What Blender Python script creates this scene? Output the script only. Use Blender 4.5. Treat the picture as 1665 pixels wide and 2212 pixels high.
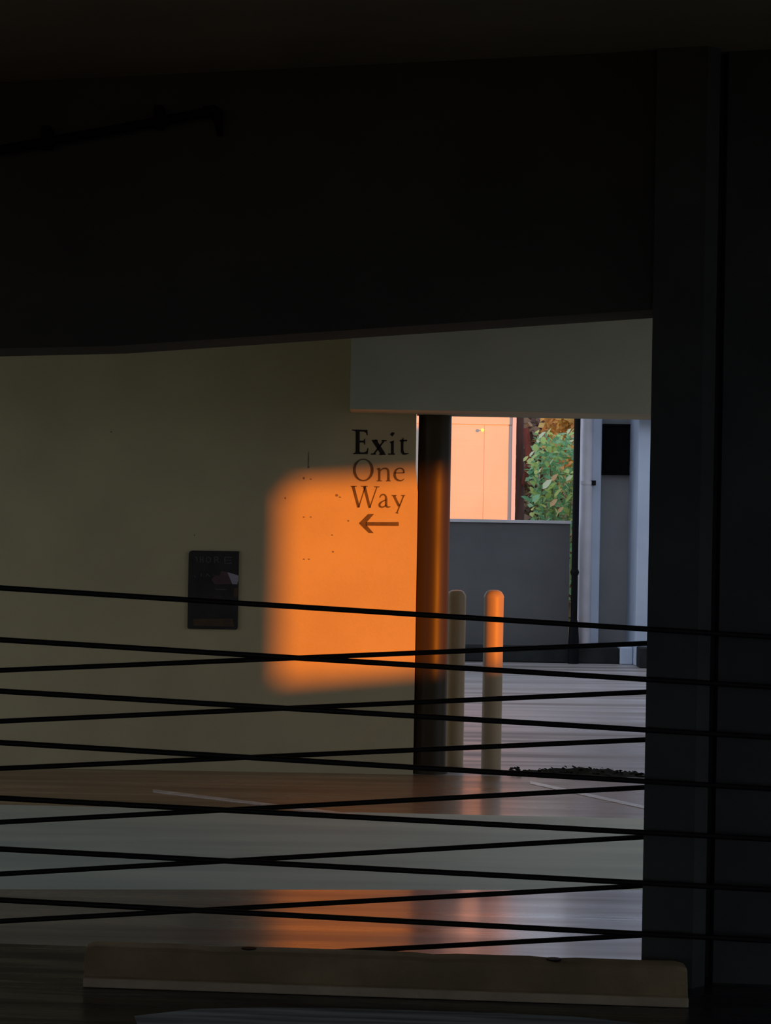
import bpy, math, random
from mathutils import Matrix, Vector
R = math.radians
scene = bpy.context.scene
for o in list(bpy.data.objects):
    bpy.data.objects.remove(o)

# ------------------------------------------------------------------ camera
FPX = 4436.0                 # focal length in pixels of the 1665x2212 frame
ROLL = 0.0175
EYE = 1.5
cam_d = bpy.data.cameras.new('camera')
cam = bpy.data.objects.new('camera', cam_d)
scene.collection.objects.link(cam)
cam_d.sensor_fit = 'VERTICAL'
cam_d.sensor_height = 24.0
cam_d.lens = FPX / 2212 * 24.0
cam_d.clip_end = 300
cr, sr = math.cos(ROLL), math.sin(ROLL)
cam.matrix_world = Matrix(((cr, -sr, 0, 0), (0, 0, -1, 0), (sr, cr, 0, EYE), (0, 0, 0, 1)))
scene.camera = cam

# ------------------------------------------------------------------ sky, sun, exposure
world = bpy.data.worlds.new('dusk_sky')
scene.world = world
world.use_nodes = True
bg = world.node_tree.nodes['Background']
bg.inputs[0].default_value = (0.70, 0.80, 1.0, 1)
bg.inputs[1].default_value = 0.95

SUN_AZ, SUN_EL = R(35), R(3)
sun_d = bpy.data.lights.new('evening_sun', 'SUN')
sun_d.energy = 4.8
sun_d.color = (1.0, 0.242, 0.0)
sun_d.angle = R(0.8)
sun = bpy.data.objects.new('evening_sun', sun_d)
scene.collection.objects.link(sun)
sun_dir = Vector((-math.sin(SUN_AZ) * math.cos(SUN_EL), math.cos(SUN_AZ) * math.cos(SUN_EL), -math.sin(SUN_EL)))
sun.rotation_euler = sun_dir.to_track_quat('-Z', 'Y').to_euler()
sun.location = (20, -16, 4)

vs = scene.view_settings
vs.view_transform = 'Standard'
vs.look = 'None'
vs.gamma = 1.0
vs.exposure = 0.0
vs.use_curve_mapping = False

# ------------------------------------------------------------------ helpers
def ray(px, py):
    u, v = (px - 832.5) / FPX, (1106 - py) / FPX
    return (u * cr - v * sr, u * sr + v * cr)

def P(px, py, d):
    """a point seen at a photo pixel, standing at depth d (metres)"""
    x, z = ray(px, py)
    return Vector((x * d, d, EYE + z * d))

def F(px, py, z=0.0):
    x, s = ray(px, py)
    d = (z - EYE) / s
    return Vector((x * d, d, z))

def tag(o, label=None, cat=None, group=None, kind=None):
    if label: o['label'] = label
    if cat: o['category'] = cat
    if group: o['group'] = group
    if kind: o['kind'] = kind
    return o

def empty(name, loc, label=None, cat=None, group=None, kind=None):
    o = bpy.data.objects.new(name, None)
    o.empty_display_size = 0.1
    scene.collection.objects.link(o)
    o.location = loc
    return tag(o, label, cat, group, kind)

class MB:
    def __init__(self):
        self.v, self.f, self.m = [], [], []
    def add(self, verts, faces, mi=0):
        b = len(self.v)
        self.v += [Vector(p) for p in verts]
        self.f += [[b + i for i in f] for f in faces]
        self.m += [mi] * len(faces)
        return self
    def box(self, x0, x1, y0, y1, z0, z1, mi=0):
        return self.add([(x0, y0, z0), (x1, y0, z0), (x1, y1, z0), (x0, y1, z0), (x0, y0, z1), (x1, y0, z1), (x1, y1, z1), (x0, y1, z1)],
                        [(3, 2, 1, 0), (4, 5, 6, 7), (0, 1, 5, 4), (1, 2, 6, 5), (2, 3, 7, 6), (3, 0, 4, 7)], mi)
    def loft(self, rings, mi=0, cap=True):
        n = len(rings[0])
        vs_ = [p for r in rings for p in r]
        fs = []
        for k in range(len(rings) - 1):
            for i in range(n):
                j = (i + 1) % n
                fs.append((k * n + i, k * n + j, (k + 1) * n + j, (k + 1) * n + i))
        if cap:
            fs.append(tuple(reversed(range(n))))
            fs.append(tuple((len(rings) - 1) * n + i for i in range(n)))
        return self.add(vs_, fs, mi)
    def prism_z(self, pts, z0, z1, mi=0):
        return self.loft([[(x, y, z0) for x, y in pts], [(x, y, z1) for x, y in pts]], mi)
    def prism_y(self, pts, y0, y1, mi=0):
        """outline in the x-z plane, extruded along y"""
        return self.loft([[(x, y0, z) for x, z in pts], [(x, y1, z) for x, z in pts]], mi)
    def tube(self, path, rad, seg=12, mi=0):
        path = [Vector(p) for p in path]
        rads = rad if isinstance(rad, (list, tuple)) else [rad] * len(path)
        rings = []
        prev = None
        for i, p in enumerate(path):
            d = (path[min(i + 1, len(path) - 1)] - path[max(i - 1, 0)]).normalized()
            if prev is None:
                a = Vector((0, 0, 1)) if abs(d.z) < 0.9 else Vector((0, 1, 0))
                n = d.cross(a).normalized()
            else:
                n = (prev - d * prev.dot(d)).normalized()
            prev = n
            b = d.cross(n)
            rings.append([p + (n * math.cos(2 * math.pi * k / seg) + b * math.sin(2 * math.pi * k / seg)) * rads[i] for k in range(seg)])
        return self.loft(rings, mi)
    def lathe(self, c, prof, seg=24, mi=0):
        """prof: list of (radius, z) around a vertical axis at c=(x,y)"""
        return self.loft([[(c[0] + r * math.cos(2 * math.pi * k / seg), c[1] + r * math.sin(2 * math.pi * k / seg), z) for k in range(seg)] for r, z in prof], mi)
    def build(self, name, mats, parent=None, smooth=False, bevel=0.0, base=None):
        me = bpy.data.meshes.new(name)
        if parent is not None:
            off = parent.matrix_world.translation if parent.parent else parent.location
            if parent.parent:
                off = Vector(parent.parent.location) + Vector(parent.location)
            off = Vector(off)
        else:
            xs = [p.x for p in self.v]; ys = [p.y for p in self.v]; zs = [p.z for p in self.v]
            off = Vector(((min(xs) + max(xs)) / 2, (min(ys) + max(ys)) / 2, min(zs))) if base is None else Vector(base)
        me.from_pydata([p - off for p in self.v], [], self.f)
        mats = mats if isinstance(mats, (list, tuple)) else [mats]
        for m in mats:
            me.materials.append(M[m])
        for p, mi in zip(me.polygons, self.m):
            p.material_index = mi
            p.use_smooth = smooth
        me.update()
        o = bpy.data.objects.new(name, me)
        scene.collection.objects.link(o)
        if parent is not None:
            o.parent = parent
        else:
            o.location = off
        if bevel:
            b = o.modifiers.new('edge', 'BEVEL')
            b.width = bevel; b.segments = 2; b.limit_method = 'ANGLE'; b.angle_limit = R(40)
        if smooth:
            me.set_sharp_from_angle(angle=R(40))
        return o

M = {}
def mat(name, c1, c2=None, rough=0.8, rough2=None, scale=3.0, stretch=(1, 1, 1), bump=0.0, bscale=40.0, bstretch=(1, 1, 1), spec=0.5, metal=0.0, detail=5.0, lo=0.35, hi=0.65, transl=0.0):
    m = bpy.data.materials.new(name)
    m.use_nodes = True
    nt = m.node_tree
    N, L = nt.nodes, nt.links
    b = N['Principled BSDF']
    b.inputs['Roughness'].default_value = rough
    b.inputs['Specular IOR Level'].default_value = spec
    b.inputs['Metallic'].default_value = metal
    b.inputs['Base Color'].default_value = (*c1, 1)
    tc = N.new('ShaderNodeTexCoord')
    if c2 is not None or rough2 is not None:
        mp = N.new('ShaderNodeMapping'); mp.inputs['Scale'].default_value = stretch
        L.new(tc.outputs['Object'], mp.inputs['Vector'])
        nz = N.new('ShaderNodeTexNoise'); nz.inputs['Scale'].default_value = scale; nz.inputs['Detail'].default_value = detail
        L.new(mp.outputs['Vector'], nz.inputs['Vector'])
        rp = N.new('ShaderNodeMapRange')
        rp.inputs['From Min'].default_value = lo; rp.inputs['From Max'].default_value = hi
        L.new(nz.outputs['Fac'], rp.inputs['Value'])
        if c2 is not None:
            mx = N.new('ShaderNodeMix'); mx.data_type = 'RGBA'
            mx.inputs['A'].default_value = (*c1, 1); mx.inputs['B'].default_value = (*c2, 1)
            L.new(rp.outputs['Result'], mx.inputs['Factor'])
            L.new(mx.outputs['Result'], b.inputs['Base Color'])
        if rough2 is not None:
            r2 = N.new('ShaderNodeMapRange')
            r2.inputs['To Min'].default_value = rough; r2.inputs['To Max'].default_value = rough2
            L.new(rp.outputs['Result'], r2.inputs['Value'])
            L.new(r2.outputs['Result'], b.inputs['Roughness'])
    if bump:
        mp2 = N.new('ShaderNodeMapping'); mp2.inputs['Scale'].default_value = bstretch
        L.new(tc.outputs['Object'], mp2.inputs['Vector'])
        n2 = N.new('ShaderNodeTexNoise'); n2.inputs['Scale'].default_value = bscale; n2.inputs['Detail'].default_value = 4
        L.new(mp2.outputs['Vector'], n2.inputs['Vector'])
        bp = N.new('ShaderNodeBump'); bp.inputs['Strength'].default_value = bump; bp.inputs['Distance'].default_value = 0.01
        L.new(n2.outputs['Fac'], bp.inputs['Height'])
        L.new(bp.outputs['Normal'], b.inputs['Normal'])
    if transl:
        b.inputs['Transmission Weight'].default_value = 0.0
        tl = N.new('ShaderNodeBsdfTranslucent'); tl.inputs['Color'].default_value = (*(c2 or c1), 1)
        ms = N.new('ShaderNodeMixShader'); ms.inputs[0].default_value = transl
        out = N['Material Output']
        L.new(b.outputs[0], ms.inputs[1]); L.new(tl.outputs[0], ms.inputs[2]); L.new(ms.outputs[0], out.inputs[0])
    M[name] = m
    return m

mat('cream_paint', (0.63, 0.53, 0.30), (0.56, 0.465, 0.265), 0.75, scale=2.2, bump=0.08, bscale=60, spec=0.25)
mat('header_paint', (0.58, 0.55, 0.39), (0.51, 0.49, 0.35), 0.8, scale=2.0, bump=0.08, bscale=60, spec=0.3)
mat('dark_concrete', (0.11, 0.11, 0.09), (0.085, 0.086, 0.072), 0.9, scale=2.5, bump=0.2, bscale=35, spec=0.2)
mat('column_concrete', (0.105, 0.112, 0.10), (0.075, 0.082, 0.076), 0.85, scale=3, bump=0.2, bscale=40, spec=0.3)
mat('ceiling_concrete', (0.52, 0.43, 0.28), (0.42, 0.35, 0.23), 0.9, scale=2, bump=0.15, bscale=30)
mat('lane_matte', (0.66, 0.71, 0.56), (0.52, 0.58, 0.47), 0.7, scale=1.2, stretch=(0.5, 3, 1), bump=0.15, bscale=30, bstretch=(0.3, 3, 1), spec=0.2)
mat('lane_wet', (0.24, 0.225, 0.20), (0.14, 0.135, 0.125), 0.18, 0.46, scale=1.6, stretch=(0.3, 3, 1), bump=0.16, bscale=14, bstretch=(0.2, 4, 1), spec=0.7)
mat('lane_stain_glow', (0.36, 0.20, 0.085), (0.20, 0.125, 0.06), 0.25, 0.45, scale=1.8, stretch=(0.4, 4, 1), bump=0.10, bscale=14, bstretch=(0.25, 4, 1), spec=0.5)  # brown stain with orange sun bounce worked into the colour
mat('court_concrete', (0.50, 0.455, 0.44), (0.17, 0.145, 0.125), 0.28, 0.55, scale=1.6, stretch=(0.22, 3, 1), bump=0.12, bscale=12, bstretch=(0.25, 4, 1), spec=0.5, lo=0.36, hi=0.64)
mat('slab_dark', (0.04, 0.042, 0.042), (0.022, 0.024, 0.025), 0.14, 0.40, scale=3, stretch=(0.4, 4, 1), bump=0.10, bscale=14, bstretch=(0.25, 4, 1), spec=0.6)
mat('black_rubber', (0.012, 0.011, 0.011), rough=0.55, spec=0.3)
mat('black_metal', (0.005, 0.005, 0.006), rough=0.6, spec=0.12)
mat('pole_paint', (0.050, 0.032, 0.008), (0.036, 0.023, 0.006), 0.46, 0.56, scale=6, stretch=(1, 1, 0.2), spec=0.4)
mat('bollard_paint', (0.50, 0.37, 0.21), (0.44, 0.33, 0.19), 0.45, scale=5, spec=0.4, bump=0.03, bscale=40)
mat('stop_concrete', (0.50, 0.385, 0.21), (0.34, 0.265, 0.145), 0.9, scale=6, bump=0.4, bscale=45, spec=0.2)
mat('stop_lip', (0.78, 0.64, 0.42), (0.64, 0.53, 0.35), 0.9, scale=8, bump=0.3, bscale=45, spec=0.2)
mat('parapet_grey', (0.135, 0.135, 0.132), (0.115, 0.115, 0.114), 0.9, scale=2, bump=0.1, bscale=50, spec=0.2)
mat('pale_cap', (0.62, 0.60, 0.60), (0.5, 0.5, 0.5), 0.7, scale=6)
mat('white_paint', (0.56, 0.63, 0.74), (0.50, 0.57, 0.68), 0.6, scale=3)
mat('recess_paint', (0.40, 0.39, 0.365), (0.35, 0.34, 0.32), 0.8, scale=3)
mat('pipe_white', (0.62, 0.60, 0.64), (0.54, 0.52, 0.55), 0.5, scale=5)
mat('kerb_dark', (0.03, 0.033, 0.03), (0.018, 0.02, 0.02), 0.9, scale=5, bump=0.2, spec=0.2)
mat('louvre_black', (0.004, 0.004, 0.006), rough=0.7, spec=0.1)
mat('letter_black', (0.022, 0.018, 0.015), (0.035, 0.028, 0.022), 0.7, scale=30, spec=0.2)
mat('letter_faded', (0.16, 0.115, 0.065), (0.11, 0.08, 0.05), 0.8, scale=25, spec=0.2)
mat('hole_dark', (0.24, 0.19, 0.13), rough=0.9)
mat('sign_dark', (0.045, 0.038, 0.032), (0.025, 0.023, 0.022), 0.6, scale=9, spec=0.3)
mat('sign_brown', (0.13, 0.075, 0.03), (0.08, 0.05, 0.03), 0.7, scale=14, spec=0.3)
mat('sign_pale', (0.42, 0.38, 0.42), (0.36, 0.33, 0.37), 0.6, scale=14, spec=0.3)
mat('sign_maroon', (0.13, 0.07, 0.07), (0.09, 0.05, 0.05), 0.7, scale=14, spec=0.3)
mat('sign_letter', (0.11, 0.105, 0.10), rough=0.7, spec=0.3)
mat('stripe_paint', (0.86, 0.80, 0.70), (0.55, 0.49, 0.42), 0.3, scale=9, stretch=(1, 3, 1), lo=0.4, hi=0.6)
mat('floor_glint', (0.58, 0.64, 0.62), (0.22, 0.25, 0.24), 0.5, 0.8, scale=5, stretch=(0.3, 4, 1), lo=0.4, hi=0.6)  # reflected light on the slab, put into the colour
mat('siding_paint', (0.86, 0.70, 0.58), (0.82, 0.65, 0.53), 0.7, scale=1.5, bump=0.25, bscale=9, bstretch=(0.02, 0.02, 2.0))
mat('siding_trim', (0.70, 0.68, 0.76), rough=0.7)
mat('lamp_glass', (0.9, 0.6, 0.1), rough=0.25)
_n = M['lamp_glass'].node_tree.nodes['Principled BSDF']
_n.inputs['Emission Color'].default_value = (1.0, 0.72, 0.15, 1); _n.inputs['Emission Strength'].default_value = 1.0
mat('roof_slate', (0.12, 0.12, 0.13), rough=0.8)
mat('lawn', (0.16, 0.17, 0.07), (0.10, 0.11, 0.05), 0.95, scale=4, bump=0.4, bscale=30)
mat('pale_blocker', (0.74, 0.74, 0.73), (0.68, 0.68, 0.67), 0.85, scale=1.5)  # for the unseen sun blockers, pale to bounce skylight
mat('bark', (0.15, 0.10, 0.10), (0.10, 0.07, 0.075), 0.9, scale=12, stretch=(1, 1, 0.2), bump=0.4, bscale=30)
mat('bark_red', (0.40, 0.15, 0.14), (0.26, 0.10, 0.10), 0.8, scale=9, stretch=(1, 1, 0.3))
mat('stem_green', (0.22, 0.26, 0.10), rough=0.7)
for i, (a, b_) in enumerate([((0.36, 0.68, 0.38), (0.28, 0.56, 0.30)), ((0.60, 0.76, 0.24), (0.48, 0.66, 0.20)), ((0.74, 0.80, 0.28), (0.64, 0.70, 0.24)),
                             ((0.20, 0.46, 0.24), (0.15, 0.38, 0.20)), ((0.85, 0.52, 0.26), (0.74, 0.44, 0.20)), ((0.86, 0.90, 0.62), (0.78, 0.86, 0.52))]):
    mat('leaf_%d' % i, a, b_, 0.5, scale=8, spec=0.4, transl=0.3)
mat('autumn_leaf', (0.80, 0.72, 0.24), (0.70, 0.50, 0.20), 0.6, scale=2.5, transl=0.25, lo=0.45, hi=0.55)
mat('hedge_leaf', (0.55, 0.45, 0.26), (0.34, 0.25, 0.22), 0.8, scale=1.6, lo=0.42, hi=0.58)
mat('litter', (0.02, 0.016, 0.01), (0.035, 0.034, 0.022), 0.9, scale=25, spec=0.1)

for _k, _w in (('lane_wet', 0.45), ('lane_stain_glow', 0.25)):
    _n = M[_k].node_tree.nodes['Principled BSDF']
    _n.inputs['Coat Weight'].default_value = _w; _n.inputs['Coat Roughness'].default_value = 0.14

def S(o, label=None):
    """a piece of the setting"""
    return tag(o, label, None, None, 'structure')

# ------------------------------------------------------------------ setting: near bay
WALL_Y = 11.75
def slab_z(x):
    return 0.10 - 0.0167 * x
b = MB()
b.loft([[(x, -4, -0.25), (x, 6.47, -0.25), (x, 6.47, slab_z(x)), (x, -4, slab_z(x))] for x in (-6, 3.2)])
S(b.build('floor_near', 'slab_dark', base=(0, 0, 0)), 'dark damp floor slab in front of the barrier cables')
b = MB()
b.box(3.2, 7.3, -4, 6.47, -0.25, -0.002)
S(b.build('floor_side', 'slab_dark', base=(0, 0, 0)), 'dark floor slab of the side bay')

def ceil_z(x):
    return 2.855 + 0.066 * x
b = MB()
b.loft([[(x, -4, ceil_z(x)), (x, 6.3, ceil_z(x)), (x, 6.3, 3.75), (x, -4, 3.75)] for x in (-6, 7.3)])
S(b.build('ceiling', 'ceiling_concrete', base=(0, 0, 0)), 'dark sloping concrete ceiling of the near bay')
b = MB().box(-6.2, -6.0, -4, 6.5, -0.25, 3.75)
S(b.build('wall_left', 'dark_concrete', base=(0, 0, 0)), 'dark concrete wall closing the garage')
b = MB().box(-6.2, 7.45, -4.2, -4.0, -0.25, 1.15)  # band opening added between these boxes to let in fill skylight
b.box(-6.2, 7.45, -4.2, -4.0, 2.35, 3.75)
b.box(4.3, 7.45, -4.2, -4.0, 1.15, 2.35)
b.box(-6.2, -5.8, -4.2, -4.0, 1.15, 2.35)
S(b.build('wall_behind', 'dark_concrete', base=(0, 0, 0)), 'dark concrete wall behind the viewpoint with an opening added for skylight')
# unseen side wall: evening sun opening, and a second opening added for skylight
oy0, oy1, oz0, oz1 = 0.27, 2.56, 1.24, 2.385
b = MB()
b.box(7.3, 7.45, -4, oy0, -0.25, 3.75)
b.box(7.3, 7.45, oy1, 3.9, -0.25, 3.75)
b.box(7.3, 7.45, 6.2, 6.5, -0.25, 3.75)
b.box(7.3, 7.45, 3.9, 6.2, -0.25, 0.05)  # opening added above this so skylight reaches the column chamfer
b.box(7.3, 7.45, 3.9, 6.2, 2.7, 3.75)
b.box(7.3, 7.45, oy0, oy1, -0.25, oz0)
b.box(7.3, 7.45, oy0, oy1, oz1, 3.75)
b.box(7.38, 7.45, oy0, oy0 + 0.085, oz1 - 0.06, oz1)  # unseen block added to notch the corner of the sun patch
S(b.build('wall_right', 'dark_concrete', base=(0, 0, 0)), 'dark concrete side wall with the sun opening and an added sky opening')

# deep beam over the barrier
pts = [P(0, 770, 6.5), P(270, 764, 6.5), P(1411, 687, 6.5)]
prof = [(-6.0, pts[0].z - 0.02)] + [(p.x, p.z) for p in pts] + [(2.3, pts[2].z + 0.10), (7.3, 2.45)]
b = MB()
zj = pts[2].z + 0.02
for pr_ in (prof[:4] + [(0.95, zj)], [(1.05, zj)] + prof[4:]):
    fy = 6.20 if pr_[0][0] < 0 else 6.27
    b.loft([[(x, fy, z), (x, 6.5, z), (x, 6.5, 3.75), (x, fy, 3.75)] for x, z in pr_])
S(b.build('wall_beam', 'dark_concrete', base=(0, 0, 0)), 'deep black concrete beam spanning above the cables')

# column with chamfered corner, joint and adjoining pier
cx = 0.792
b = MB()
b.prism_z([(cx, 6.17), (0.945, 6.17), (0.99, 6.215), (0.99, 6.60), (cx + 0.075, 6.60)], slab_z(0.9) - 0.15, 3.75)
S(b.build('column', 'column_concrete', base=(0.9, 6.4, 0)), 'dark square concrete column with a chamfered corner')
b = MB()
b.box(1.022, 2.25, 6.26, 6.58, -0.2, 3.75)
b.box(0.99, 1.022, 6.34, 6.58, -0.2, 3.75)
S(b.build('wall_pier', 'column_concrete', base=(1.6, 6.4, 0)), 'dark concrete pier adjoining the chamfered column')
b = MB().box(-4.5, -4.0, 6.19, 6.58, -0.2, 3.75)
S(b.build('column', 'column_concrete', base=(-4.25, 6.4, 0)), 'dark concrete column beyond the cables at far end')

# ------------------------------------------------------------------ setting: lane and exit wall
# lane floor: three surfaces, the break lines run as seen
def brk(px0, py0, px1, py1):
    a, c = F(px0, py0), F(px1, py1)
    k = (c.y - a.y) / (c.x - a.x)
    return lambda x: a.y + k * (x - a.x)
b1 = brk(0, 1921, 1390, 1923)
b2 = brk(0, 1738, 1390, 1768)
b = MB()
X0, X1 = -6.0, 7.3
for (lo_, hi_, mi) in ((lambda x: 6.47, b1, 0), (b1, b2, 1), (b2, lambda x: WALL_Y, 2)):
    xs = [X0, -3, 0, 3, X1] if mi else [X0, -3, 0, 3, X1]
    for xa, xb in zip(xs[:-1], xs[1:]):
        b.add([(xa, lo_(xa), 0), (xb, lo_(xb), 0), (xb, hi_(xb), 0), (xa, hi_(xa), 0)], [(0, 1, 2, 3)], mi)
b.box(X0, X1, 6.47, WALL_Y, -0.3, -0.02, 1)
S(b.build('floor', ['lane_wet', 'lane_matte', 'lane_stain_glow'], base=(0, 0, 0)), 'concrete lane floor with wet glossy strips')
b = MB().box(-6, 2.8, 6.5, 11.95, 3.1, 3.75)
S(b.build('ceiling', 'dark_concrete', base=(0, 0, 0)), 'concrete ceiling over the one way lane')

ex = P(899.5, 1000, WALL_Y).x
nz0 = P(900, 1018, WALL_Y).z
wall = MB().prism_y([(-6, -0.3), (ex + 0.011, -0.3), (ex + 0.011, nz0 - 0.12), (ex - 0.004, nz0 + 0.02), (ex - 0.006, 3.1), (-6, 3.1)], WALL_Y, WALL_Y + 0.2).build('wall_exit', 'cream_paint', base=(0, WALL_Y, 0))
S(wall, 'cream painted wall with the exit lettering and orange sunlight')
b = MB().box(2.3, 6.5, WALL_Y, WALL_Y + 0.2, -0.3, 3.1)
S(b.build('wall_jamb', 'cream_paint', base=(4, WALL_Y, 0)), 'cream painted wall beyond the dark column')
hz = P(1000, 888, 11.3).z
hx = P(757, 820, 11.3).x
b = MB().box(hx, 6.5, 11.3, WALL_Y, hz, 3.1)
b.box(ex, 6.5, WALL_Y, WALL_Y + 0.2, hz, 3.1)
S(b.build('wall_header', 'header_paint', base=(2, 11.3, 0)), 'cream header box over the doorway')

# small holes, a slot and stains in the exit wall
def on_wall(px, py, off=0.0015):
    return P(px, py, WALL_Y - off)
def wall_mark(px, py, w, h):
    b = MB()
    c = on_wall(px, py, 0.001)
    n = 8
    s = WALL_Y / FPX
    b.prism_y([(c.x + math.cos(2 * math.pi * k / n) * w * s / 2, c.z + math.sin(2 * math.pi * k / n) * h * s / 2) for k in range(n)], WALL_Y - 0.001, WALL_Y + 0.004)
    b.build('anchor_hole', 'hole_dark', wall)
for a in ((666, 992, 3.2, 34), (666, 1009, 4.5, 6), (656, 1033, 5, 6), (671, 1035, 5, 3), (616, 1076, 4, 5), (727, 1070, 7, 6), (734, 1074, 6, 3), (656, 1117, 5, 3), (671, 1117, 5, 3),
          (656, 1208, 5, 3), (667, 1208, 5, 3), (719, 1192, 5, 4), (717, 1156, 5, 3), (752, 1125, 5, 4), (240, 933, 5, 3), (420, 1156, 3, 3)):
    wall_mark(*a)

# ------------------------------------------------------------------ setting: open court beyond the doorway
b = MB()
b.add([(-6, WALL_Y, 0), (6.5, WALL_Y, 0), (6.5, 21.4, 0), (-6, 21.4, 0)], [(0, 1, 2, 3)])
b.box(-6, 6.5, WALL_Y + 0.02, 21.4, -0.3, -0.02)
S(b.build('floor_court', 'court_concrete', base=(0, 0, 0)), 'pale concrete floor of the open court beyond the doorway')
b = MB().box(-6, 6.5, 11.95, 14.6, 3.1, 3.75)  # added out of view to darken the court floor by the doorway
S(b.build('ceiling', 'ceiling_concrete', base=(0, 0, 0)), 'unseen concrete canopy added to shade the near part of the court')
b = MB().box(6.5, 6.7, 11.95, 18.8, -0.3, 3.4)  # unseen wall added to keep sun off the parapet and white columns
S(b.build('wall_court_shade', 'pale_blocker', base=(0, 0, 0)), 'unseen side wall of the open court, added to block the low sun')
PARX = P(1229, 1250, 21.0).x
par_top = P(1050, 1122, 21.0).z
par = empty('wall_parapet', (0, 21.0, 0))
S(par, 'grey parapet wall with a pale coping')
MB().box(-6, PARX, 21.0, 21.2, 0.15, par_top - 0.03).build('wall_panel', 'parapet_grey', par)
MB().box(-6, PARX + 0.01, 20.98, 21.22, par_top - 0.03, par_top).build('coping', 'pale_cap', par)
kx = P(1338, 1415, 20.8).x
kz = P(1150, 1397, 20.8).z
b = MB().box(-6, kx, 20.8, 21.3, 0, kz)
S(b.build('kerb', 'kerb_dark', base=(0, 20.8, 0), bevel=0.015), 'dark kerb along the foot of the grey parapet')
# recessed wall with pilaster, column and beam
px0 = P(1281, 1000, 21.0).x
b = MB().box(px0, 6.5, 21.4, 21.55, 0, 3.3)
S(b.build('wall_recess', 'recess_paint', base=(3, 21.4, 0)), 'grey recessed wall between two white columns')
b = MB().box(px0 - 0.10, P(1299, 1000, 21.0).x, 21.0, 21.55, kz, 3.3)
S(b.build('column', 'white_paint', base=(2.2, 21, 0), bevel=0.012), 'slim white column beside the downpipe')
cx0 = P(1377, 1100, 20.6).x
b = MB().box(cx0, 3.6, 20.6, 21.4, 0, 3.3)
S(b.build('column', 'white_paint', base=(3, 20.6, 0), bevel=0.012), 'broad white column at the edge of the doorway view')
b = MB().box(P(1316, 895, 20.4).x, 6.5, 20.4, 20.6, P(1370, 904, 20.4).z, 3.3)
S(b.build('wall_lintel', 'white_paint', base=(4, 20.4, 0), bevel=0.01), 'white lintel above the recessed wall')
# ------------------------------------------------------------------ outside: ground
b = MB()
b.box(-60, 60, -60, 90, -0.6, -0.31)
S(b.build('ground', 'lawn', base=(0, 0, 0)), 'rough lawn around the garage')

# ------------------------------------------------------------------ barrier cables
ORD = ['topmost', 'second', 'third', 'fourth', 'fifth', 'sixth', 'lowest']
def cable(y0, y1, pxr, dl, dr, x_from, x_to, label, group, anchor_to):
    a, c = P(0, y0, dl), P(pxr, y1, dr)
    at = lambda x: a + (c - a) * ((x - a.x) / (c.x - a.x))
    r = 0.0083
    p0, p1 = at(x_from), at(x_to)
    t = empty('barrier_cable', (p0.x, p0.y, p0.z), label, 'cable', group)
    MB().tube([p0, at(-1.5), at(0), p1], r, 10).build('strand', 'black_rubber', t, smooth=True)
    for p, s in ((p0, 1), (p1, -1)):
        ya, yb = sorted((p.y, anchor_to))
        MB().box(p.x - 0.02, p.x + 0.02, ya - 0.012, yb + 0.002, p.z - 0.02, p.z + 0.02).build('anchor', 'black_metal', t)
for i, (l, r) in enumerate(zip([1270, 1382, 1493, 1604, 1724, 1834, 1944], [1376, 1484, 1593, 1704, 1813, 1922, 2032])):
    cable(l, r, 1665, 5.98, 6.10, -4.2, 1.7, '%s black cable of the front run, passing before the column' % ORD[i], 'front barrier cables', 6.25)
for i, (l, r) in enumerate(zip([1448, 1558, 1660, 1776, 1888, 1990, 2095], [1390, 1495, 1598, 1701, 1808, 1913, 2020])):
    cable(l, r, 1390, 6.60, 6.612, -4.1, 0.93, '%s black cable of the rear run, ending behind the column' % ORD[i], 'rear barrier cables', 6.58)

# ------------------------------------------------------------------ wheel stop
wl, wr = P(180, 2128, 5.93), P(1486, 2174, 5.93)
L_ = wr.x - wl.x
y0 = 5.93
ws = empty('wheel_stop', ((wl.x + wr.x) / 2, y0 + 0.08, slab_z((wl.x + wr.x) / 2)), 'long weathered concrete wheel stop lying before the cables', 'wheel stop')
def stop_ring(x, dz, inset):
    z = slab_z(x)
    return [(x, y0, z), (x, y0, z + 0.028), (x, y0 + 0.006, z + 0.03), (x, y0 + 0.026, z + 0.103 - dz), (x, y0 + 0.036, z + 0.112 - dz), (x, y0 + 0.105, z + 0.112 - dz), (x, y0 + 0.115, z + 0.103 - dz), (x, y0 + 0.14, z + 0.03), (x, y0 + 0.14, z)]
rnd = random.Random(4)
b = MB()
xs = [wl.x + 0.0] + [wl.x + 0.03 + (L_ - 0.06) * k / 24 for k in range(25)] + [wr.x]
rings = []
for k, x in enumerate(xs):
    end = k in (0, len(xs) - 1)
    chip = 0.0 if not end else 0.006
    if not end and k in (6, 15, 20): chip = 0.004
    rings.append(stop_ring(x, chip + rnd.uniform(0, 0.0015), 0))
b.loft(rings)
b.build('body', 'stop_concrete', ws, bevel=0.003)
b = MB()
z = lambda x: slab_z(x)
b.loft([[(x, y0 - 0.012, z(x) + 0.001), (x, y0 + 0.01, z(x) + 0.001), (x, y0 + 0.01, z(x) + 0.027), (x, y0 - 0.008, z(x) + 0.027)] for x in (wl.x, wr.x)])
b.build('lower_lip', 'stop_lip', ws, bevel=0.003)
for fx in (0.27, 0.78):
    x = wl.x + L_ * fx
    MB().lathe((x, y0 + 0.07), [(0.022, z(x) + 0.104), (0.022, z(x) + 0.1125), (0.014, z(x) + 0.1132)], 14).build('spike_head', 'black_metal', ws)

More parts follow.
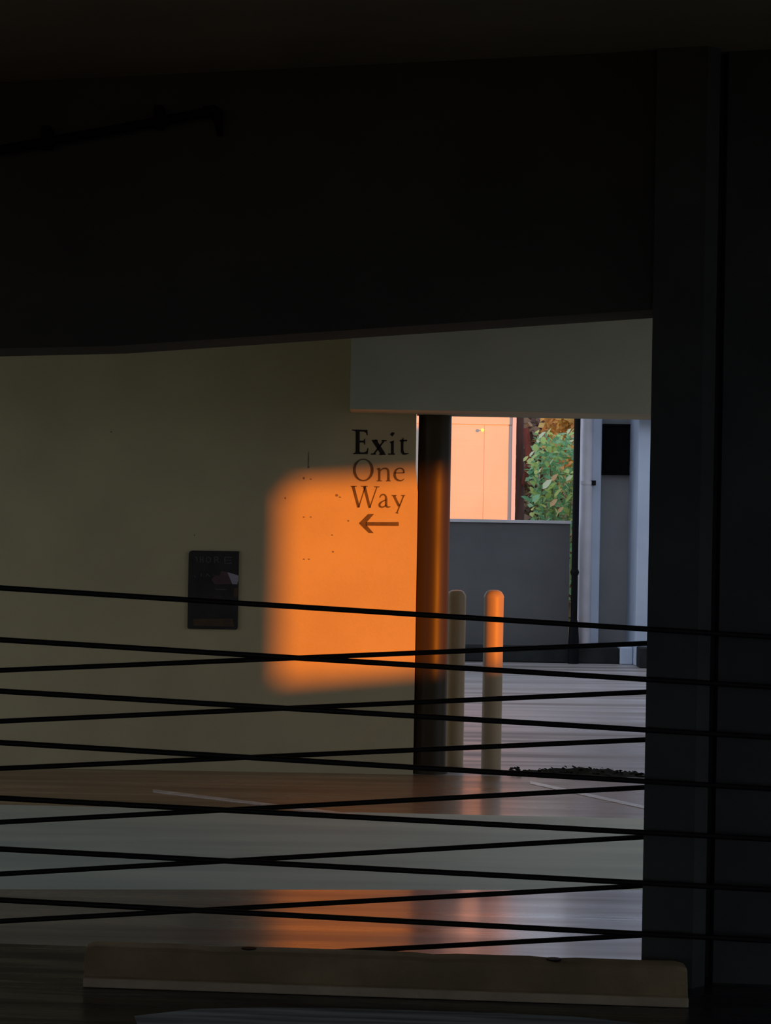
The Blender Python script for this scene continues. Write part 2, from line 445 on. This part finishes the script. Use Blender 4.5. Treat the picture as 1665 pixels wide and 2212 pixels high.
# ------------------------------------------------------------------ pipe under the ceiling
pp = [P(-260, 376, 6.14), P(0, 324, 6.14), P(230, 283, 6.14), P(455, 241, 6.14)]
pipe = empty('ceiling_pipe', pp[0], 'thin black pipe slanting across the dark beam, turned down at its end', 'pipe')
MB().tube(pp, 0.0145, 12).build('pipe_run', 'black_metal', pipe, smooth=True)
e = [P(440, 243, 6.14), P(462, 240, 6.14), P(470, 246, 6.14), P(472, 258, 6.14)]
MB().tube(e, 0.019, 12).build('elbow', 'black_metal', pipe, smooth=True)
MB().tube([P(471, 250, 6.14), P(473, 270, 6.14), P(475, 294, 6.14)], [0.015, 0.013, 0.008], 12).build('drop_end', 'black_metal', pipe, smooth=True)
for hx_, hy_ in ((343, 262), (100, 306)):
    c = P(hx_, hy_, 6.14)
    MB().box(c.x - 0.014, c.x + 0.014, 6.12, 6.195, c.z - 0.018, c.z + 0.045).build('hanger', 'black_metal', pipe, bevel=0.003)

# ------------------------------------------------------------------ black pole and bollards
poc = ((P(906, 900, 11.86).x + P(974, 900, 11.86).x) / 2, 11.86)
pr = 0.095
pole = empty('steel_pole', (poc[0], poc[1], 0), 'thick black steel pole carrying the header at the end of the exit wall', 'pole')
MB().lathe(poc, [(pr, 0.0), (pr, hz)], 40).build('shaft', 'pole_paint', pole, smooth=True)
MB().lathe(poc, [(pr + 0.012, 0.0), (pr + 0.012, 0.02), (pr + 0.002, 0.03)], 40).build('base_ring', 'pole_paint', pole, smooth=True)
def bollard(px, dep, label):
    c = (P(px, 1500, dep).x, dep)
    t = empty('bollard', (c[0], c[1], 0), label, 'bollard', 'pipe bollards in the doorway')
    r = 0.0575
    top = P(px, 1274, dep).z
    MB().lathe(c, [(r, 0.0), (r, top - 0.045)], 28).build('post', 'bollard_paint', t, smooth=True)
    MB().lathe(c, [(r + 0.0015, top - 0.047), (r + 0.0015, top - 0.04), (r * 0.93, top - 0.025), (r * 0.75, top - 0.01), (r * 0.45, top - 0.002), (0.004, top)], 28).build('dome_cap', 'bollard_paint', t, smooth=True)
bollard(982, 12.19, 'yellow pipe bollard half hidden behind the black pole')
bollard(1063, 11.88, 'yellow pipe bollard standing free, with orange sunlight on its upper half')

# ------------------------------------------------------------------ wall sign
sc_ = [P(409, 1189, WALL_Y), P(517, 1191, WALL_Y), P(513, 1360, WALL_Y), P(404, 1358, WALL_Y)]
sx0, sx1 = (sc_[0].x + sc_[3].x) / 2, (sc_[1].x + sc_[2].x) / 2
sz1, sz0 = (sc_[0].z + sc_[1].z) / 2, (sc_[2].z + sc_[3].z) / 2
sign = empty('notice_sign', (sx0, WALL_Y, sz0), 'small dark weathered notice sign with a torn pale corner on the cream wall', 'sign')
rc = 0.02
b = MB()
b.prism_y([(sx0, sz0 + 0.008), (sx0 + 0.008, sz0), (sx1 - 0.008, sz0), (sx1, sz0 + 0.008), (sx1, sz1), (sx0 + rc, sz1), (sx0 + rc * 0.3, sz1 - rc * 0.3), (sx0, sz1 - rc)], WALL_Y - 0.010, WALL_Y)
b.build('plate', 'sign_dark', sign)
def sgn(x, y):        # crop pixels (6.17 px per photo pixel) -> sign face
    return P(350 + x / 6.17, 1150 + y / 6.17, WALL_Y - 0.010)
def sign_patch(name, pts, m, lift):
    q = [sgn(*p) for p in pts]
    MB().prism_y([(p.x, p.z) for p in q], WALL_Y - 0.0102 - lift, WALL_Y - 0.009).build(name, m, sign)
sign_patch('torn_paper', [(790, 515), (880, 532), (925, 690), (700, 690), (660, 640), (690, 570), (765, 580)], 'sign_maroon', 0.0004)
sign_patch('torn_corner', [(870, 530), (1005, 570), (1020, 578), (1018, 640), (1000, 692), (935, 690), (905, 615)], 'sign_pale', 0.0008)
sign_patch('lower_band', [(415, 1155), (940, 1150), (960, 1255), (420, 1245)], 'sign_brown', 0.0004)
sign_patch('edge_stain', [(960, 740), (1010, 740), (1005, 860), (950, 860)], 'sign_brown', 0.0004)
sign_patch('scuff_line', [(700, 735), (730, 757), (860, 757), (860, 766), (725, 768)], 'sign_letter', 0.0004)
sign_patch('scuff_line', [(690, 858), (790, 852), (800, 866), (695, 868)], 'sign_brown', 0.0004)
def sign_stroke(name, strokes, w):
    b = MB()
    for (xa, ya, xb, yb) in strokes:
        d = math.hypot(xb - xa, yb - ya) or 1
        nx, ny = -(yb - ya) / d * w / 2, (xb - xa) / d * w / 2
        q = [sgn(xa + nx, ya + ny), sgn(xb + nx, yb + ny), sgn(xb - nx, yb - ny), sgn(xa - nx, ya - ny)]
        b.prism_y([(p.x, p.z) for p in q], WALL_Y - 0.0106, WALL_Y - 0.0095)
    b.build(name, 'sign_letter', sign)
sign_stroke('letter', [(440, 325, 465, 345), (465, 345, 465, 395)], 12)
sign_stroke('letter', [(510, 320, 510, 405), (545, 320, 545, 405), (510, 362, 545, 362)], 12)
sign_stroke('letter', [(590, 345, 615, 325), (615, 325, 645, 345), (645, 345, 645, 385), (645, 385, 615, 405), (615, 405, 590, 385), (590, 385, 590, 345)], 12)
sign_stroke('letter', [(700, 325, 700, 405), (700, 325, 745, 330), (745, 330, 745, 362), (745, 362, 700, 365), (720, 365, 760, 405)], 12)
sign_stroke('letter', [(835, 330, 835, 412), (835, 330, 930, 335), (835, 370, 920, 372), (835, 412, 930, 410)], 12)
sign_stroke('letter', [(520, 545, 520, 590)], 10)
sign_stroke('letter', [(580, 590, 605, 550), (605, 550, 635, 590)], 10)
sign_stroke('letter', [(675, 560, 690, 590), (690, 590, 705, 565)], 10)
sign_stroke('letter', [(430, 575, 445, 600)], 10)

# ------------------------------------------------------------------ painted lettering on the exit wall
def ltr(x, y):        # traced in enlarged pixels, 5.53 per photo pixel
    p = P(700 + x / 5.53, 850 + y / 5.53, WALL_Y)
    return (p.x, p.z)
class Letter:
    def __init__(self): self.b = MB()
    def poly(self, pts):
        q = [ltr(*p) for p in pts]
        n = len(q)
        vs_ = [(x, WALL_Y - 0.0012, z) for x, z in q]
        self.b.add(vs_, [tuple(range(n))])
        return self
    def rib(self, pts, ws_):
        ws_ = ws_ if isinstance(ws_, list) else [ws_] * len(pts)
        ws_ = [w * 1.12 + 1.5 for w in ws_]
        # smooth resample
        dense, dw = [], []
        n = len(pts)
        for i in range(n - 1):
            p0, p1, p2, p3 = pts[max(i - 1, 0)], pts[i], pts[i + 1], pts[min(i + 2, n - 1)]
            steps = 1 if n == 2 else 5
            for s in range(steps):
                t = s / steps
                cr_ = [0.5 * (2 * p1[k] + (p2[k] - p0[k]) * t + (2 * p0[k] - 5 * p1[k] + 4 * p2[k] - p3[k]) * t * t + (3 * p1[k] - p0[k] - 3 * p2[k] + p3[k]) * t ** 3) for k in (0, 1)]
                dense.append(cr_); dw.append(ws_[i] * (1 - t) + ws_[i + 1] * t)
        dense.append(list(pts[-1])); dw.append(ws_[-1])
        left, right = [], []
        for i, p in enumerate(dense):
            a, c = dense[max(i - 1, 0)], dense[min(i + 1, len(dense) - 1)]
            d = math.hypot(c[0] - a[0], c[1] - a[1]) or 1
            nx, ny = -(c[1] - a[1]) / d * dw[i] / 2, (c[0] - a[0]) / d * dw[i] / 2
            left.append((p[0] + nx, p[1] + ny)); right.append((p[0] - nx, p[1] - ny))
        for i in range(len(dense) - 1):
            self.poly([left[i], left[i + 1], right[i + 1], right[i]])
        return self
    def ring(self, c, r1, c2, r2, n=40):
        for i in range(n):
            a, d = 2 * math.pi * i / n, 2 * math.pi * (i + 1) / n
            self.poly([(c[0] + r1[0] * math.cos(a), c[1] + r1[1] * math.sin(a)), (c[0] + r1[0] * math.cos(d), c[1] + r1[1] * math.sin(d)),
                       (c2[0] + r2[0] * math.cos(d), c2[1] + r2[1] * math.sin(d)), (c2[0] + r2[0] * math.cos(a), c2[1] + r2[1] * math.sin(a))])
        return self
    def done(self, m, parent, name='letter'):
        o = self.b.build(name, m, parent)
        sm = o.modifiers.new('paint', 'SOLIDIFY'); sm.thickness = 0.0006; sm.offset = 0
        return o
def word(px, py, label):
    p = P(px, py, WALL_Y)
    return empty('painted_lettering', (p.x, WALL_Y, p.z), label, 'lettering', 'exit lettering on the cream wall')
w1 = word(818, 982, 'bold black painted word Exit on the cream wall')
Letter().poly([(332, 430), (518, 434), (520, 500), (508, 498), (500, 470), (478, 456), (425, 454), (425, 562), (470, 562), (482, 538), (490, 538), (488, 612), (480, 612), (470, 586), (425, 586),
               (423, 690), (432, 703), (475, 704), (505, 690), (520, 650), (530, 652), (520, 724), (345, 724), (345, 714), (370, 706), (375, 690), (378, 470), (372, 450), (332, 442)]).done('letter_black', w1)
Letter().rib([(598, 560), (705, 725)], 46).rib([(716, 562), (592, 725)], 16).rib([(568, 562), (640, 562)], 12).rib([(685, 564), (745, 564)], 11).rib([(556, 724), (620, 724)], 12).rib([(655, 726), (735, 726)], 13).done('letter_black', w1)
Letter().poly([(797, 578), (832, 562), (832, 718), (797, 718)]).poly([(778, 582), (832, 560), (832, 580), (797, 592)]).rib([(764, 724), (846, 724)], 13).poly([(785, 487), (812, 462), (845, 470), (832, 492), (814, 515)]).done('letter_black', w1)
Letter().poly([(915, 565), (948, 522), (948, 690), (915, 690)]).rib([(903, 565), (992, 562)], 15).rib([(931, 685), (942, 712), (970, 722), (1012, 714)], [33, 30, 16, 3]).done('letter_black', w1)
w2 = word(815, 1039, 'thin faded painted word One with a large round O')
Letter().ring((467, 914), (124, 136), (467, 912), (89, 121)).done('letter_faded', w2)
Letter().poly([(645, 900), (672, 886), (672, 1042), (645, 1042)]).rib([(628, 906), (660, 894)], 10).rib([(627, 1044), (692, 1044)], 9).rib([(668, 925), (700, 900), (738, 896), (763, 918), (768, 970), (768, 1042)], [8, 13, 18, 23, 24, 25]).rib([(738, 1044), (796, 1044)], 9).done('letter_faded', w2)
Letter().rib([(842, 950), (955, 948)], 9).rib([(952, 950), (947, 915), (922, 895), (888, 896), (855, 920), (842, 968), (855, 1015), (888, 1038), (925, 1040), (957, 1018)], [16, 17, 12, 11, 20, 25, 23, 18, 12, 4]).done('letter_faded', w2)
w3 = word(815, 1098, 'thin faded painted word Way above the arrow')
Letter().rib([(346, 1108), (412, 1362)], [30, 26]).rib([(412, 1362), (490, 1115)], 10).rib([(480, 1108), (545, 1366)], [30, 26]).rib([(545, 1366), (632, 1112)], 10).rib([(317, 1109), (390, 1109)], 9).rib([(440, 1109), (520, 1109)], 9).rib([(594, 1114), (662, 1116)], 9).done('letter_faded', w3)
Letter().rib([(663, 1245), (682, 1214), (712, 1207), (735, 1228), (741, 1265), (741, 1330), (755, 1356), (792, 1352)], [9, 13, 14, 19, 24, 24, 17, 5]).rib([(738, 1272), (700, 1288), (666, 1315), (664, 1345), (692, 1358), (722, 1348), (741, 1328)], [8, 12, 20, 22, 15, 10, 7]).done('letter_faded', w3)
Letter().rib([(833, 1220), (895, 1345)], 25).rib([(950, 1220), (870, 1425)], 12).rib([(804, 1219), (866, 1219)], 9).rib([(918, 1219), (968, 1219)], 9).rib([(852, 1425), (886, 1430)], 9).done('letter_faded', w3)
w4 = word(818, 1150, 'faded painted arrow pointing left below the lettering')
Letter().poly([(415, 1550), (525, 1440), (597, 1438), (512, 1535), (500, 1556)]).poly([(415, 1550), (500, 1556), (512, 1578), (592, 1668), (530, 1665)]).done('letter_faded', w4, 'arrow_head')
Letter().poly([(498, 1535), (890, 1535), (892, 1582), (498, 1579)]).done('letter_faded', w4, 'arrow_shaft')

# ------------------------------------------------------------------ painted stripes on the lane floor
def stripe(px0, py0, px1, py1, wpx, label):
    a, c = F(px0, py0), F(px1, py1)
    a2, c2 = F(px0, py0 + wpx), F(px1, py1 + wpx)
    b = MB()
    b.loft([[(p.x, p.y, 0.0), (q.x, q.y, 0.0), (q.x, q.y, 0.003), (p.x, p.y, 0.003)] for p, q in ((a, a2), (c, c2))])
    S(b.build('floor_marking_or_glint', 'stripe_paint'), label)
stripe(1145, 1688, 1480, 1761, 6, 'worn pale painted stripe on the floor near the dark column')
stripe(330, 1706, 840, 1768, 5, 'worn pale painted stripe on the floor below the wall sign')

b = MB()  # pale shape on the slab stands in for a glint of light
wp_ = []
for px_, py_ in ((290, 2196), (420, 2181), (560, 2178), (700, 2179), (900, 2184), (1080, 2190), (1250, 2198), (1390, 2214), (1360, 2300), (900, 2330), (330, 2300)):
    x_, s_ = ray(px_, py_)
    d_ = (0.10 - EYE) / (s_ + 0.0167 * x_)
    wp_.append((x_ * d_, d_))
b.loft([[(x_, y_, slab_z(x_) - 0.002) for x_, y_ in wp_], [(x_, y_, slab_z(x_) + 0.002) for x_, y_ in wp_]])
S(b.build('floor_marking_or_glint', 'floor_glint'), 'pale glint of light painted on the floor before the wheel stop')

# ------------------------------------------------------------------ things in the court
def vpipe(name, c, prof, m, parent, seg=20):
    return MB().lathe(c, prof, seg).build(name, m, parent, smooth=True)
bc = ((P(1240, 900, 20.75).x + P(1254, 900, 20.75).x) / 2, 20.75)
bp = empty('drain_pipe', (bc[0], bc[1], 0), 'slim black drain pipe standing at the end of the grey parapet', 'pipe')
zt = 3.3
vpipe('pipe_run', bc, [(0.033, 0.0), (0.033, zt)], 'black_metal', bp)
vpipe('joint_collar', bc, [(0.036, P(1232, 1236, 20.75).z - 0.03), (0.045, P(1232, 1236, 20.75).z), (0.036, P(1232, 1236, 20.75).z + 0.03)], 'black_metal', bp)
vpipe('shoe', bc, [(0.055, 0.0), (0.055, P(1235, 1385, 20.75).z), (0.046, P(1235, 1350, 20.75).z), (0.036, P(1235, 1340, 20.75).z)], 'black_metal', bp)
wc = ((P(1256, 1000, 20.85).x + P(1281, 1000, 20.85).x) / 2, 20.85)
wp = empty('down_pipe', (wc[0], wc[1], 0), 'white downpipe with a clamp, fixed to the slim white column', 'pipe')
zc = P(1266, 1043, 20.85).z
vpipe('upper_run', wc, [(0.056, zc), (0.056, zt)], 'pipe_white', wp)
vpipe('lower_run', wc, [(0.0, kz), (0.05, kz + 0.01), (0.061, kz + 0.05), (0.061, zc)], 'pipe_white', wp)
vpipe('clamp', wc, [(0.065, zc - 0.02), (0.065, zc + 0.02)], 'pale_cap', wp)
MB().box(wc[0] + 0.03, wc[0] + 0.085, 20.80, 21.0, zc - 0.025, zc + 0.025).build('clamp_bracket', 'black_metal', wp)
a, c = P(1303, 915, 21.3), P(1376, 1027, 21.3)
lv = empty('vent_panel', ((a.x + c.x) / 2, 21.4, c.z), 'black rectangular panel high on the recessed grey wall', 'panel')
MB().box(a.x, c.x, 21.34, 21.4, c.z, a.z).build('panel_board', 'louvre_black', lv, bevel=0.006)
b = MB()
fw = 0.02
b.box(a.x, c.x, 21.325, 21.34, c.z, c.z + fw); b.box(a.x, c.x, 21.325, 21.34, a.z - fw, a.z)
b.box(a.x, a.x + fw, 21.325, 21.34, c.z + fw, a.z - fw); b.box(c.x - fw, c.x, 21.325, 21.34, c.z + fw, a.z - fw)
b.build('rim', 'louvre_black', lv)
b = MB().box(kx, cx0 - 0.004, 20.75, 21.38, 0, P(1355, 1398, 20.75).z)
tag(b.build('plinth_block', 'white_paint', bevel=0.012), 'pale plinth block between the dark kerb and the broad column', 'block')
b = MB().box(P(1379, 1420, 20.4).x, 3.3, 20.3, 20.58, 0, P(1390, 1400, 20.3).z)
tag(b.build('kerb_block', 'kerb_dark', bevel=0.012), 'dark block on the court floor before the broad white column', 'block')

# debris at the doorway threshold
rnd = random.Random(8)
b = MB()
for k in range(260):
    t = rnd.random() ** 0.8
    x = 0.80 + t * 0.9
    y = 11.86 + rnd.uniform(-0.06, 0.10)
    h = 0.008 + 0.03 * math.exp(-((x - 1.15) / 0.28) ** 2) + 0.008 * rnd.random()
    if rnd.random() < 0.12: x = rnd.uniform(0.74, 0.8)
    s = rnd.uniform(0.008, 0.022)
    an = rnd.uniform(0, 3.14)
    ca, sa = math.cos(an) * s, math.sin(an) * s
    zc_ = rnd.uniform(0.001, h)
    b.add([(x + ca, y + sa, zc_), (x - sa * .5, y + ca * .5, zc_ + s * .5), (x - ca, y - sa, zc_ + s * .2), (x + sa * .5, y - ca * .5, max(zc_ - s * .4, 0.001))], [(0, 1, 2), (0, 2, 3)])
b.add([(0.78 + 0.9 * k / 12, yy, zz) for k in range(13) for yy, zz in ((11.80, 0.001), (11.88, 0.006 + 0.03 * math.exp(-((0.78 + 0.9 * k / 12 - 1.15) / 0.28) ** 2) + 0.008 * (k % 2)), (11.96, 0.001))],
      [f for k in range(12) for f in ((3 * k, 3 * k + 3, 3 * k + 4, 3 * k + 1), (3 * k + 1, 3 * k + 4, 3 * k + 5, 3 * k + 2))])
tag(b.build('leaf_litter', 'litter', base=(1.1, 11.88, 0)), 'dark heap of leaf litter along the doorway threshold', 'leaf litter', None, 'stuff')

# ------------------------------------------------------------------ building outside, unseen sun blockers
D = 30.0
fx1 = P(1112, 1000, D).x
seam = P(1045, 1000, D).x
zb = P(1045, 917, D).z
bd = empty('siding_building', (0, D, -0.31), 'tall pale sided building glowing orange in the low sun', 'building')
MB().box(-2.2, fx1, D + 0.05, D + 5, -0.31, 7.0).build('wall_core', 'siding_paint', bd)
MB().box(-2.2, seam - 0.004, D + 0.04, D + 0.05, -0.31, zb - 0.005).build('siding_panel', 'siding_paint', bd)
MB().box(seam + 0.004, fx1 - 0.05, D + 0.042, D + 0.05, -0.31, zb - 0.005).build('siding_panel', 'siding_paint', bd)
for k in range(4):
    z0_ = zb + 0.005 + k * 1.0
    MB().box(-2.2, fx1 - 0.05, D + 0.03, D + 0.05, z0_, min(z0_ + 0.985, 7.0)).build('band_board', 'siding_paint', bd)
MB().box(fx1 - 0.045, fx1 + 0.01, D - 0.03, D + 0.06, -0.31, 7.0).build('corner_trim', 'siding_trim', bd)
MB().box(-2.5, fx1 + 0.3, D - 0.3, D + 5.3, 7.0, 7.2).build('roof', 'roof_slate', bd)
lp = P(1042, 929, D - 0.06)
lamp = empty('wall_lamp', (lp.x, D, lp.z), 'tiny globe lamp on the orange sided building', 'lamp')
MB().lathe((lp.x, lp.y), [(0.002, lp.z - 0.025), (0.018, lp.z - 0.018), (0.025, lp.z), (0.018, lp.z + 0.018), (0.002, lp.z + 0.025)], 14).build('globe', 'lamp_glass', lamp, smooth=True)
MB().box(lp.x - 0.008, lp.x + 0.008, lp.y, D, lp.z - 0.008, lp.z + 0.008).build('bracket', 'siding_trim', lamp)
nb = empty('sun_blocker', (22, -10, -0.31), 'unseen plain block added to keep the low sun out of the lane', 'building')
MB().box(20, 24, -14.6, -5.5, -0.31, 4.6).build('blocker_body', 'pale_blocker', nb)  # added out of view to stop low sun entering the lane
MB().box(19.8, 24.2, -14.6, -5.4, 4.6, 4.75).build('roof', 'roof_slate', nb)  # top of the added sun blocker, out of view
b = MB().box(6.5, 6.65, 24.6, 34, -0.31, 3.9)  # unseen wall added to keep orange sun off the foliage
S(b.build('wall_sun_shade', 'pale_blocker'), 'unseen wall added to shade the tree and hedge')

# ------------------------------------------------------------------ shrub, tree and hedge beyond the parapet
def leaf_mesh(i, l=1.0):
    me = bpy.data.meshes.new('leaf')
    v = [(0, 0, 0), (0.28, 0.32, 0.06), (0.22, 0.72, 0.03), (0, 1.0, -0.10), (-0.22, 0.72, 0.03), (-0.28, 0.32, 0.06), (0, 0.35, 0.0), (0, 0.72, -0.02)]
    me.from_pydata(v, [], [(0, 1, 6), (1, 2, 7, 6), (2, 3, 7), (0, 6, 5), (5, 6, 7, 4), (4, 7, 3)])
    me.materials.append(M['leaf_%d' % i])
    for p in me.polygons: p.use_smooth = True
    return me
LM = [leaf_mesh(i) for i in range(6)]
rnd = random.Random(21)
def rand_rot(r_):
    return (r_.uniform(-1.2, 1.2), r_.uniform(-1.0, 1.0), r_.uniform(0, 6.28))
SD = 24.4
sb = empty('garden_shrub', (2.1, SD, -0.31), 'leafy green shrub rising behind the grey parapet', 'shrub')
for k in range(6):
    a_ = k * 1.05
    top = Vector((2.08 + 0.25 * math.cos(a_), SD + 0.15 * math.sin(a_), 1.9 + 0.1 * (k % 3)))
    MB().tube([(2.1, SD, -0.31), (2.1 + 0.10 * math.cos(a_), SD + 0.1 * math.sin(a_), 0.8), top], [0.02, 0.014, 0.005], 6).build('stem', 'stem_green', sb)
def crown_ok(px, py):
    """outline of the shrub as seen above the parapet"""
    if py < 935: return False
    left = 1158 if py < 965 else 1148 - (py - 965) * 0.25 if py < 1010 else 1137 + (py - 1010) * 0.10
    return px > left
n = 0
while n < 290:
    px, py = rnd.uniform(1128, 1262), rnd.uniform(932, 1128)
    if not crown_ok(px, py): continue
    d = SD + rnd.uniform(-0.35, 0.1)
    p = P(px, py, d)
    top = (1128 - py) / 196
    q = rnd.random()
    if q < 0.32: i = 0 if top > 0.55 else rnd.choice((0, 3))
    elif q < 0.68: i = 1
    elif q < 0.90: i = 2
    elif q < 0.96: i = 5
    else: i = 4
    o = bpy.data.objects.new('leaf', LM[i])
    scene.collection.objects.link(o)
    o.parent = sb
    o.location = p - Vector(sb.location)
    s = rnd.uniform(0.07, 0.14)
    o.scale = (s, s, s)
    o.rotation_euler = (rnd.uniform(0.1, 1.1), rnd.uniform(-0.5, 0.5), rnd.uniform(-1.6, 1.6))
    n += 1
for px, py, i, s in ((1172, 1057, 5, 0.16), (1190, 1040, 4, 0.12), (1130, 997, 2, 0.09), (1188, 1095, 4, 0.13), (1150, 1085, 0, 0.13), (1205, 1108, 4, 0.1)):
    o = bpy.data.objects.new('leaf', LM[i]); scene.collection.objects.link(o); o.parent = sb
    o.location = P(px, py, SD - 0.42) - Vector(sb.location); o.scale = (s, s, s); o.rotation_euler = (1.1, 0.5, -0.9)
def leaf_cloud(name, m, parent, count, place, smin, smax, seed, base=None):
    r_ = random.Random(seed)
    b = MB()
    for k in range(count):
        p = place(r_)
        if p is None: continue
        s = r_.uniform(smin, smax)
        d = Vector((r_.gauss(0, 1), r_.gauss(0, 1), r_.gauss(0, 1))).normalized()
        e_ = d.orthogonal().normalized()
        e_.rotate(Matrix.Rotation(r_.uniform(0, 6.28), 3, d))
        f_ = d.cross(e_)
        b.add([p, p + e_ * s * 0.5 + f_ * s * 0.3, p + e_ * s, p + e_ * s * 0.5 - f_ * s * 0.3], [(0, 1, 2, 3)])
    o = b.build(name, m, parent, base=base)
    tag(o, kind='stuff')
    return o
def in_shrub(r_):
    px, py = r_.uniform(1140, 1300), r_.uniform(945, 1300)
    if not crown_ok(px - 6, py - 8): return None
    return P(px, py, SD + r_.uniform(0.05, 0.5))
leaf_cloud('inner_foliage', 'leaf_0', sb, 2200, in_shrub, 0.05, 0.11, 5)
# autumn tree
TD = 33.0
tr = empty('autumn_tree', (P(1150, 1000, TD).x, TD, -0.31), 'yellow autumn tree with dark trunk behind the shrub', 'tree')
tx = P(1122, 1000, TD).x
MB().tube([(tx, TD, -0.31), (tx + 0.02, TD, 1.5), (tx - 0.02, TD, 4.5)], [0.09, 0.07, 0.045], 10).build('trunk', 'bark', tr, smooth=True)
q0, q1 = P(1143, 1000, TD - 0.6), P(1136, 925, TD - 0.6)
MB().tube([(tx + 0.05, TD, q0.z - 0.35), q0, (q0 + q1) / 2, q1], [0.03, 0.05, 0.055, 0.05], 10).build('red_limb', 'bark_red', tr, smooth=True)
def autumn(r_):
    px, py = r_.gauss(1232, 26), r_.gauss(925, 55)
    if px < 1150: return None
    return P(px, py, TD - 1.0 + r_.uniform(-0.7, 0.7))
leaf_cloud('crown', 'autumn_leaf', tr, 2600, autumn, 0.07, 0.16, 9)
# hedge bank behind everything
hd = empty('hedge', (2, 37, -0.31), 'brown and olive hedge bank filling the view behind the tree', 'hedge')
b = MB()
nx, nz_ = 30, 24
r_ = random.Random(3)
vs_ = []
for j in range(nz_ + 1):
    for i in range(nx + 1):
        vs_.append((-3 + 12 * i / nx, 36.5 + r_.uniform(-0.35, 0.35) + 0.8 * (j / nz_) ** 2, -0.31 + 4.6 * j / nz_))
b.add(vs_, [(j * (nx + 1) + i, j * (nx + 1) + i + 1, (j + 1) * (nx + 1) + i + 1, (j + 1) * (nx + 1) + i) for j in range(nz_) for i in range(nx)])
b.build('hedge_body', 'hedge_leaf', hd, smooth=True)
leaf_cloud('foliage', 'hedge_leaf', hd, 9000, lambda r: Vector((r.uniform(-1, 6), 36.2 + r.uniform(-0.6, 0.3), r.uniform(0, 4.3))), 0.10, 0.24, 12)
